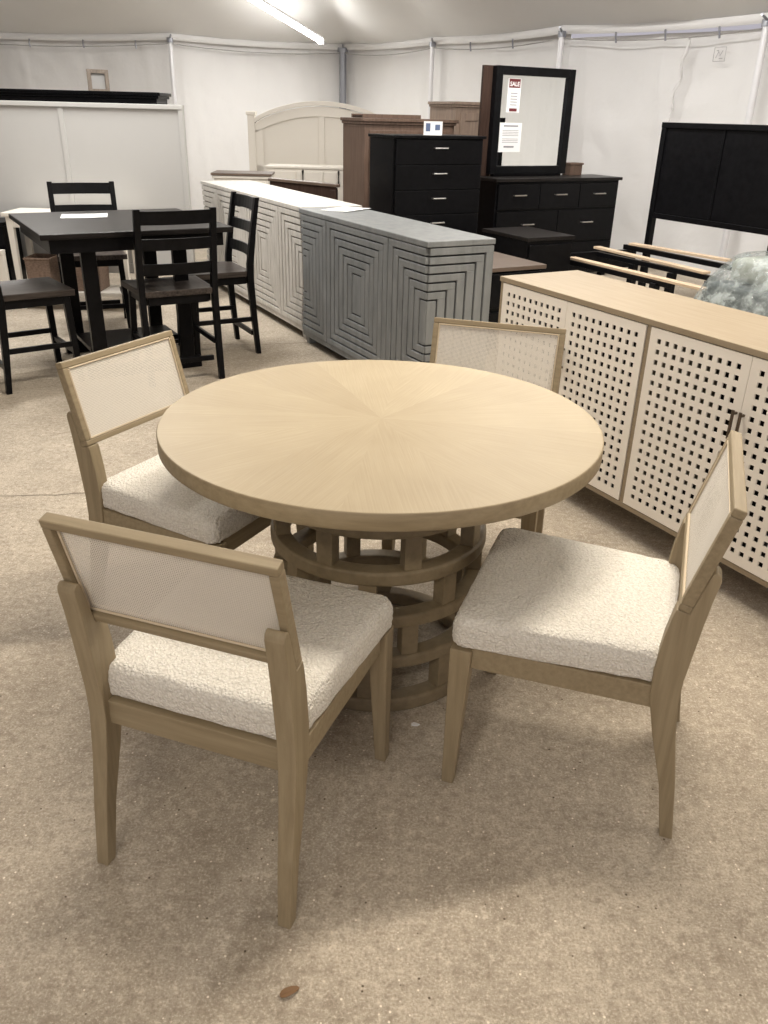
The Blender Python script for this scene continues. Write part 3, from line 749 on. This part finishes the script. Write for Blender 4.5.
bx('card', (-.095, .095, 0, .004, .0, .11), 'paper', t, 0)
bx('picture', [(-.075, -.03, -.001, 0, .03, .095), (.02, .07, -.001, 0, .04, .085)], 'blueprint', t, 0)
bx('stand', (-.08, .08, -.02, .03, -.0, .006), 'paper', t, 0)
t = thing('brown_chest', 'tall greyish brown chest with crown moulding behind the black chest', 'chest of drawers', (-.28, 8.72, 0), G)
bx('body', (0, 1.02, 0, .48, .08, 1.40), 'brown', t, .004); crown_top(t, 0, 1.02, 0, .48, 1.385, 'brown', .9)
bx('base', (-.015, 1.035, -.015, .49, 0, .08), 'brown', t, .004)
for i in range(5): bx('drawer', (.05, .97, -.015, 0, .11+i*.255, .11+i*.255+.235), 'brown', t, .004)
pulls(t, [(x, .23+i*.255) for i in range(5) for x in (.28, .74)], 'darkpull', .10, y=-.015)
t = thing('serving_tray', 'thin dark wood panel lying on top of the brown chest', 'tray', loc_dir((-.28, 8.72), .34, .26)[:2]+(1.471,), G)
bx('board', (-.28, .36, -.10, .12, 0, .022), 'darkbrown', t, .003); bx('rim', [(-.29, .37, -.115, -.10, 0, .034), (-.29, .37, .12, .135, 0, .034)], 'brown', t, .002)
t = thing('armoire', 'tan brown armoire with two doors behind the black chest and mirror', 'armoire', (.68, 10.15, 0), G)
bx('body', (0, 1.05, 0, .55, .08, 1.58), 'tan', t, .004); crown_top(t, 0, 1.05, 0, .55, 1.565, 'tan', 1.0); bx('base', (-.015, 1.065, -.015, .56, 0, .08), 'tan', t, .004)
for x0 in (.06, .53):
    d = bx('door', [(x0, x0+.07, -.02, 0, .70, 1.54), (x0+.39, x0+.46, -.02, 0, .70, 1.54), (x0+.07, x0+.39, -.02, 0, .70, .78), (x0+.07, x0+.39, -.02, 0, 1.46, 1.54), (x0+.07, x0+.39, -.008, 0, .78, 1.46)], 'tan', t, .003)
for z0 in (.12, .40): bx('drawer', (.06, .99, -.02, 0, z0, z0+.26), 'tan', t, .004)

DO = (.985, 8.37)
t = thing('black_dresser', 'wide black dresser with nickel pulls under the standing mirror', 'dresser', (*DO, 0), G)
DW, DD, DH = 1.56, .44, .98
bx('body', (.01, DW-.01, .02, DD, .04, DH-.028), 'black', t, .003); bx('top_panel', (-.01, DW+.01, -.01, DD+.01, DH-.028, DH), 'blackwood', t, .003)
for i in range(3): bx('drawer', (.03+i*.502, .03+i*.502+.496, 0, .02, .70, .93), 'black', t, .004)
for z0 in (.06, .38):
    for i in range(2): bx('drawer', (.03+i*.753, .03+i*.753+.747, 0, .02, z0, z0+.30), 'black', t, .004)
pulls(t, [(.03+i*.502+.25, .83) for i in range(3)]+[(.03+i*.753+.373, z) for i in range(2) for z in (.56, .24)], 'metal', .14)
for x in (.02, DW-.08): bx('foot', (x, x+.06, .03, .09, 0, .04), 'black', t, .002)
MO = loc_dir(DO, .11, .30)
t = thing('dresser_mirror', 'black framed rectangular mirror standing on the black dresser', 'mirror', (MO[0], MO[1], DH), G)
MW, MH = .94, .96; fb = .075
bx('frame', [(0, fb, -.02, .05, .02, MH), (MW-fb, MW, -.02, .05, .02, MH), (fb, MW-fb, -.02, .05, MH-fb, MH), (fb, MW-fb, -.02, .05, .02, .02+fb)], 'black', t, .004)
bx('glass', (fb, MW-fb, .012, .02, fb+.02, MH-fb), 'mirror', t, 0)
bx('support', (-.10, .05, .052, .085, .0, MH), 'darkbrown', t, .003)
bx('support', (MW-.16, MW-.02, .052, .085, .0, MH-.08), 'darkbrown', t, .003)
bx('foot_rail', (.05, MW-.05, -.01, .05, .0, .02), 'black', t, .002)
def at_mirror(x, z, y=.0105):
    c, s = math.cos(G), math.sin(G); return (MO[0]+x*c-y*s, MO[1]+x*s+y*c, DH+z)
def text(body, size, parent, loc, m, bold=0):
    cu = bpy.data.curves.new('lettering', 'FONT'); cu.body = body; cu.size = size; cu.align_x = 'CENTER'; cu.extrude = .0004; cu.offset = bold
    o = bpy.data.objects.new('lettering', cu); COL.objects.link(o)
    dg = bpy.context.evaluated_depsgraph_get(); me = bpy.data.meshes.new_from_object(o.evaluated_get(dg)); bpy.data.objects.remove(o)
    q = bpy.data.objects.new('lettering', me); COL.objects.link(q); me.materials.clear(); me.materials.append(M[m])
    q.parent = parent; q.location = loc; q.rotation_euler = (PI/2, 0, 0); return q
t = thing('sale_sign', 'white and dark red sale sign stuck high on the mirror glass', 'sign', at_mirror(.235, .57), G)
bx('card', (-.075, .075, -.002, 0, 0, .29), 'paper', t, 0)
bx('red_band', [(-.065, .065, -.003, -.002, .21, .285), (-.045, .045, -.003, -.002, .008, .035)], 'red', t, 0)
text('SALE', .052, t, (0, -.0035, .225), 'paper', .001)
bx('printed_lines', [(-.04, .04, -.003, -.002, z, z+.008) for z in (.06, .085, .11, .135, .16)], 'greyprint', t, 0)
t = thing('notice', 'white printed notice stuck low on the mirror glass', 'paper', at_mirror(.23, .22), G)
bx('sheet', (-.13, .13, -.002, 0, 0, .26), 'paper', t, 0)
bx('printed_lines', [(-.085, .085, -.003, -.002, .225, .238)]+[(-.095, .095, -.003, -.002, z, z+.004) for z in (.19, .175, .16, .145, .115, .10, .085)]+[(-.07, .05, -.003, -.002, .04, .055)], 'greyprint', t, 0)
t = thing('wooden_box', 'small brown wooden box on the dresser beside the mirror', 'box', loc_dir(DO, 1.15, .33)[:2]+(DH,), G)
bx('body', (0, .16, 0, .12, 0, .10), 'brown', t, .003); bx('lid', (-.01, .17, -.01, .13, .10, .118), 'brown', t, .003)

def nstand(name, lab, p, w_, d_, h, topm, rz=G):
    t = thing(name, lab, 'nightstand', (p[0], p[1], 0), rz)
    bx('body', (-w_+.01, -.01, .02, d_-.01, .04, h-.028), 'black', t, .003); bx('top_panel', (-w_, 0, 0, d_, h-.028, h), topm, t, .003)
    for z0 in (.07, .33): bx('drawer', (-w_+.03, -.03, 0, .02, z0, z0+.23), 'black', t, .004)
    for x in (-w_+.02, -.07):
        for y in (.03, d_-.08): bx('foot', (x, x+.05, y, y+.05, 0, .04), 'black', t, .002)
nstand('black_nightstand', 'black nightstand in front of the wide black dresser', (1.56, 7.30), .50, .66, .62, 'blackwood')
nstand('brown_topped_nightstand', 'black nightstand with brown top between the grey sideboard and the oak sideboard', (1.08, 5.87), .48, .62, .60, 'browntop')

# ---------------------------------------------------------------- black bed
t = thing('black_headboard', 'large black two panel headboard standing by the tent wall at right', 'headboard', (2.387, 8.111, 0), GR)
HWd = 1.40
bx('panel', (.05, HWd-.05, .01, .035, .72, 1.46), 'black', t, .002)
bx('top_rail', (0, HWd, -.01, .055, 1.455, 1.50), 'black', t, .004); bx('bottom_rail', (.055, HWd-.055, 0, .045, .70, .745), 'black', t, .003)
bx('stile', (HWd/2-.012, HWd/2+.012, .0, .012, .745, 1.455), 'black', t, .002)
for x in (0, HWd-.055): bx('post', (x, x+.055, -.005, .05, 0, 1.455), 'black', t, .004)
t = thing('bed_frame', 'black bed frame in front of the black headboard, carrying pale slats', 'bed frame', (2.33, 8.07, 0), GR)
bx('side_rail', (-.04, .0, -1.0, -.02, .26, .42), 'black', t, .003)
bx('centre_beam', (.0, 1.35, -.51, -.47, .38, .42), 'black', t, .003)
bx('cross_beam', (.0, 1.35, -.98, -.94, .36, .40), 'black', t, .003)
bx('head_beam', (.0, 1.35, -.20, -.16, .43, .472), 'black', t, .003)
for x, y in ((.45, -.48), (.9, -.48), (1.3, -.48), (-.02, -.95), (1.2, -.97)): bx('leg', (x-.03, x+.03, y-.03, y+.03, 0, .375), 'black', t, .003)
BED = t
def slatb(a, b, z, lab, wd=.075):
    a = Vector((*a, z)); b = Vector((*b, z)); L = (b-a).length; ang = math.atan2(b.y-a.y, b.x-a.x)
    o = bx('bed_slat', (0, L, -wd/2, wd/2, 0, .02), 'slat', BED, .002)
    a = a-Vector((2.33, 8.07, 0)); a.rotate(Matrix.Rotation(-GR, 3, 'Z')); o.location = a; o.rotation_euler = (0, 0, ang-GR)
    o['label'] = lab; return o
slatb((1.593, 7.49), (2.30, 6.15), .40, 'pale bed slat nearest the oak sideboard')
slatb((1.93, 8.05), (2.52, 6.75), .42, 'pale bed slat, middle one of the three')
slatb((2.22, 7.95), (2.81, 7.08), .472, 'pale bed slat closest to the black headboard')

# ---------------------------------------------------------------- plastic wrapped furniture
t = thing('wrapped_cushion_stack', 'bulky grey furniture wrapped in crinkled clear plastic behind the oak sideboard', 'wrapped furniture', (2.74, 5.50, 0), GR)
bx('base', (-.50, 1.0, -.40, .40, 0, .54), 'padding', t, .04, seg=4)
bm = bmesh.new(); box(bm, -.42, .95, -.30, .34, .545, .70); o = obj('cushion', bm, 'pad_pale', t, .05, seg=5, smooth=True)
bm = bmesh.new(); n = 60; R = []
def sup(a, rx, ry):
    c, s = math.cos(a), math.sin(a); e = .34; return (rx*math.copysign(abs(c)**e, c), ry*math.copysign(abs(s)**e, s))
lay = [(.93, .68, .03), (.91, .65, .28), (.88, .60, .45), (.82, .52, .58), (.75, .44, .69), (.715, .40, .738), (.5, .25, .75), (.2, .1, .752)]
for li, (rx, ry, z) in enumerate(lay):
    row = []
    for k in range(n):
        x, y = sup(2*PI*k/n, rx, ry); q = noise.noise((x*7, y*7, z*7+3))*.04*(1 if li < 6 else .3)+noise.noise((x*16, y*16, z*16))*.015
        x *= .93; y *= .93; l = math.hypot(x, y); x += x/l*q; y += y/l*q
        row.append(bm.verts.new((.25+x, y, z+(noise.noise((x*9, y*9, 5))*.012 if li > 3 else 0))))
    R.append(row)
for u, v in zip(R, R[1:]):
    for k in range(n): bm.faces.new((u[k], u[(k+1) % n], v[(k+1) % n], v[k]))
bm.faces.new(R[-1]); o = obj('plastic_wrap', bm, 'plastic', t, smooth=True)
o.modifiers.new('s', 'SUBSURF').render_levels = 2
bx('paper_label', (-.46, -.458, -.12, .05, .56, .66), 'paper', t, 0)

# ---------------------------------------------------------------- chip and leaf on the floor
bm = bmesh.new(); r = random.Random(2); ps = [(.012*math.cos(a)*r.uniform(.6, 1.1), .008*math.sin(a)*r.uniform(.6, 1.1)) for a in [2*PI*k/7 for k in range(7)]]
prism(bm, ps, 0, .004, 'z'); o = obj('stone_chip', bm, 'paper'); o.location = (.1, 1.782, .0)
tag(o, 'tiny white chip lying on the floor in front of the pedestal base', 'chip')
bm = bmesh.new(); c = bm.verts.new((0, 0, .006)); P = [bm.verts.new((.020*math.cos(a)*(1+.25*math.cos(a)), .009*math.sin(a), .003+.004*abs(math.sin(a)))) for a in [2*PI*k/12 for k in range(12)]]
for k in range(12): bm.faces.new((c, P[k], P[(k+1) % 12]))
o = obj('dry_leaf', bm, 'leaf'); o.modifiers.new('s', 'SOLIDIFY').thickness = .0008; o.location = (-.160, 1.006, .001); o.rotation_euler = (0, 0, .5)
tag(o, 'small dry brown leaf lying on the concrete floor near the front', 'leaf')
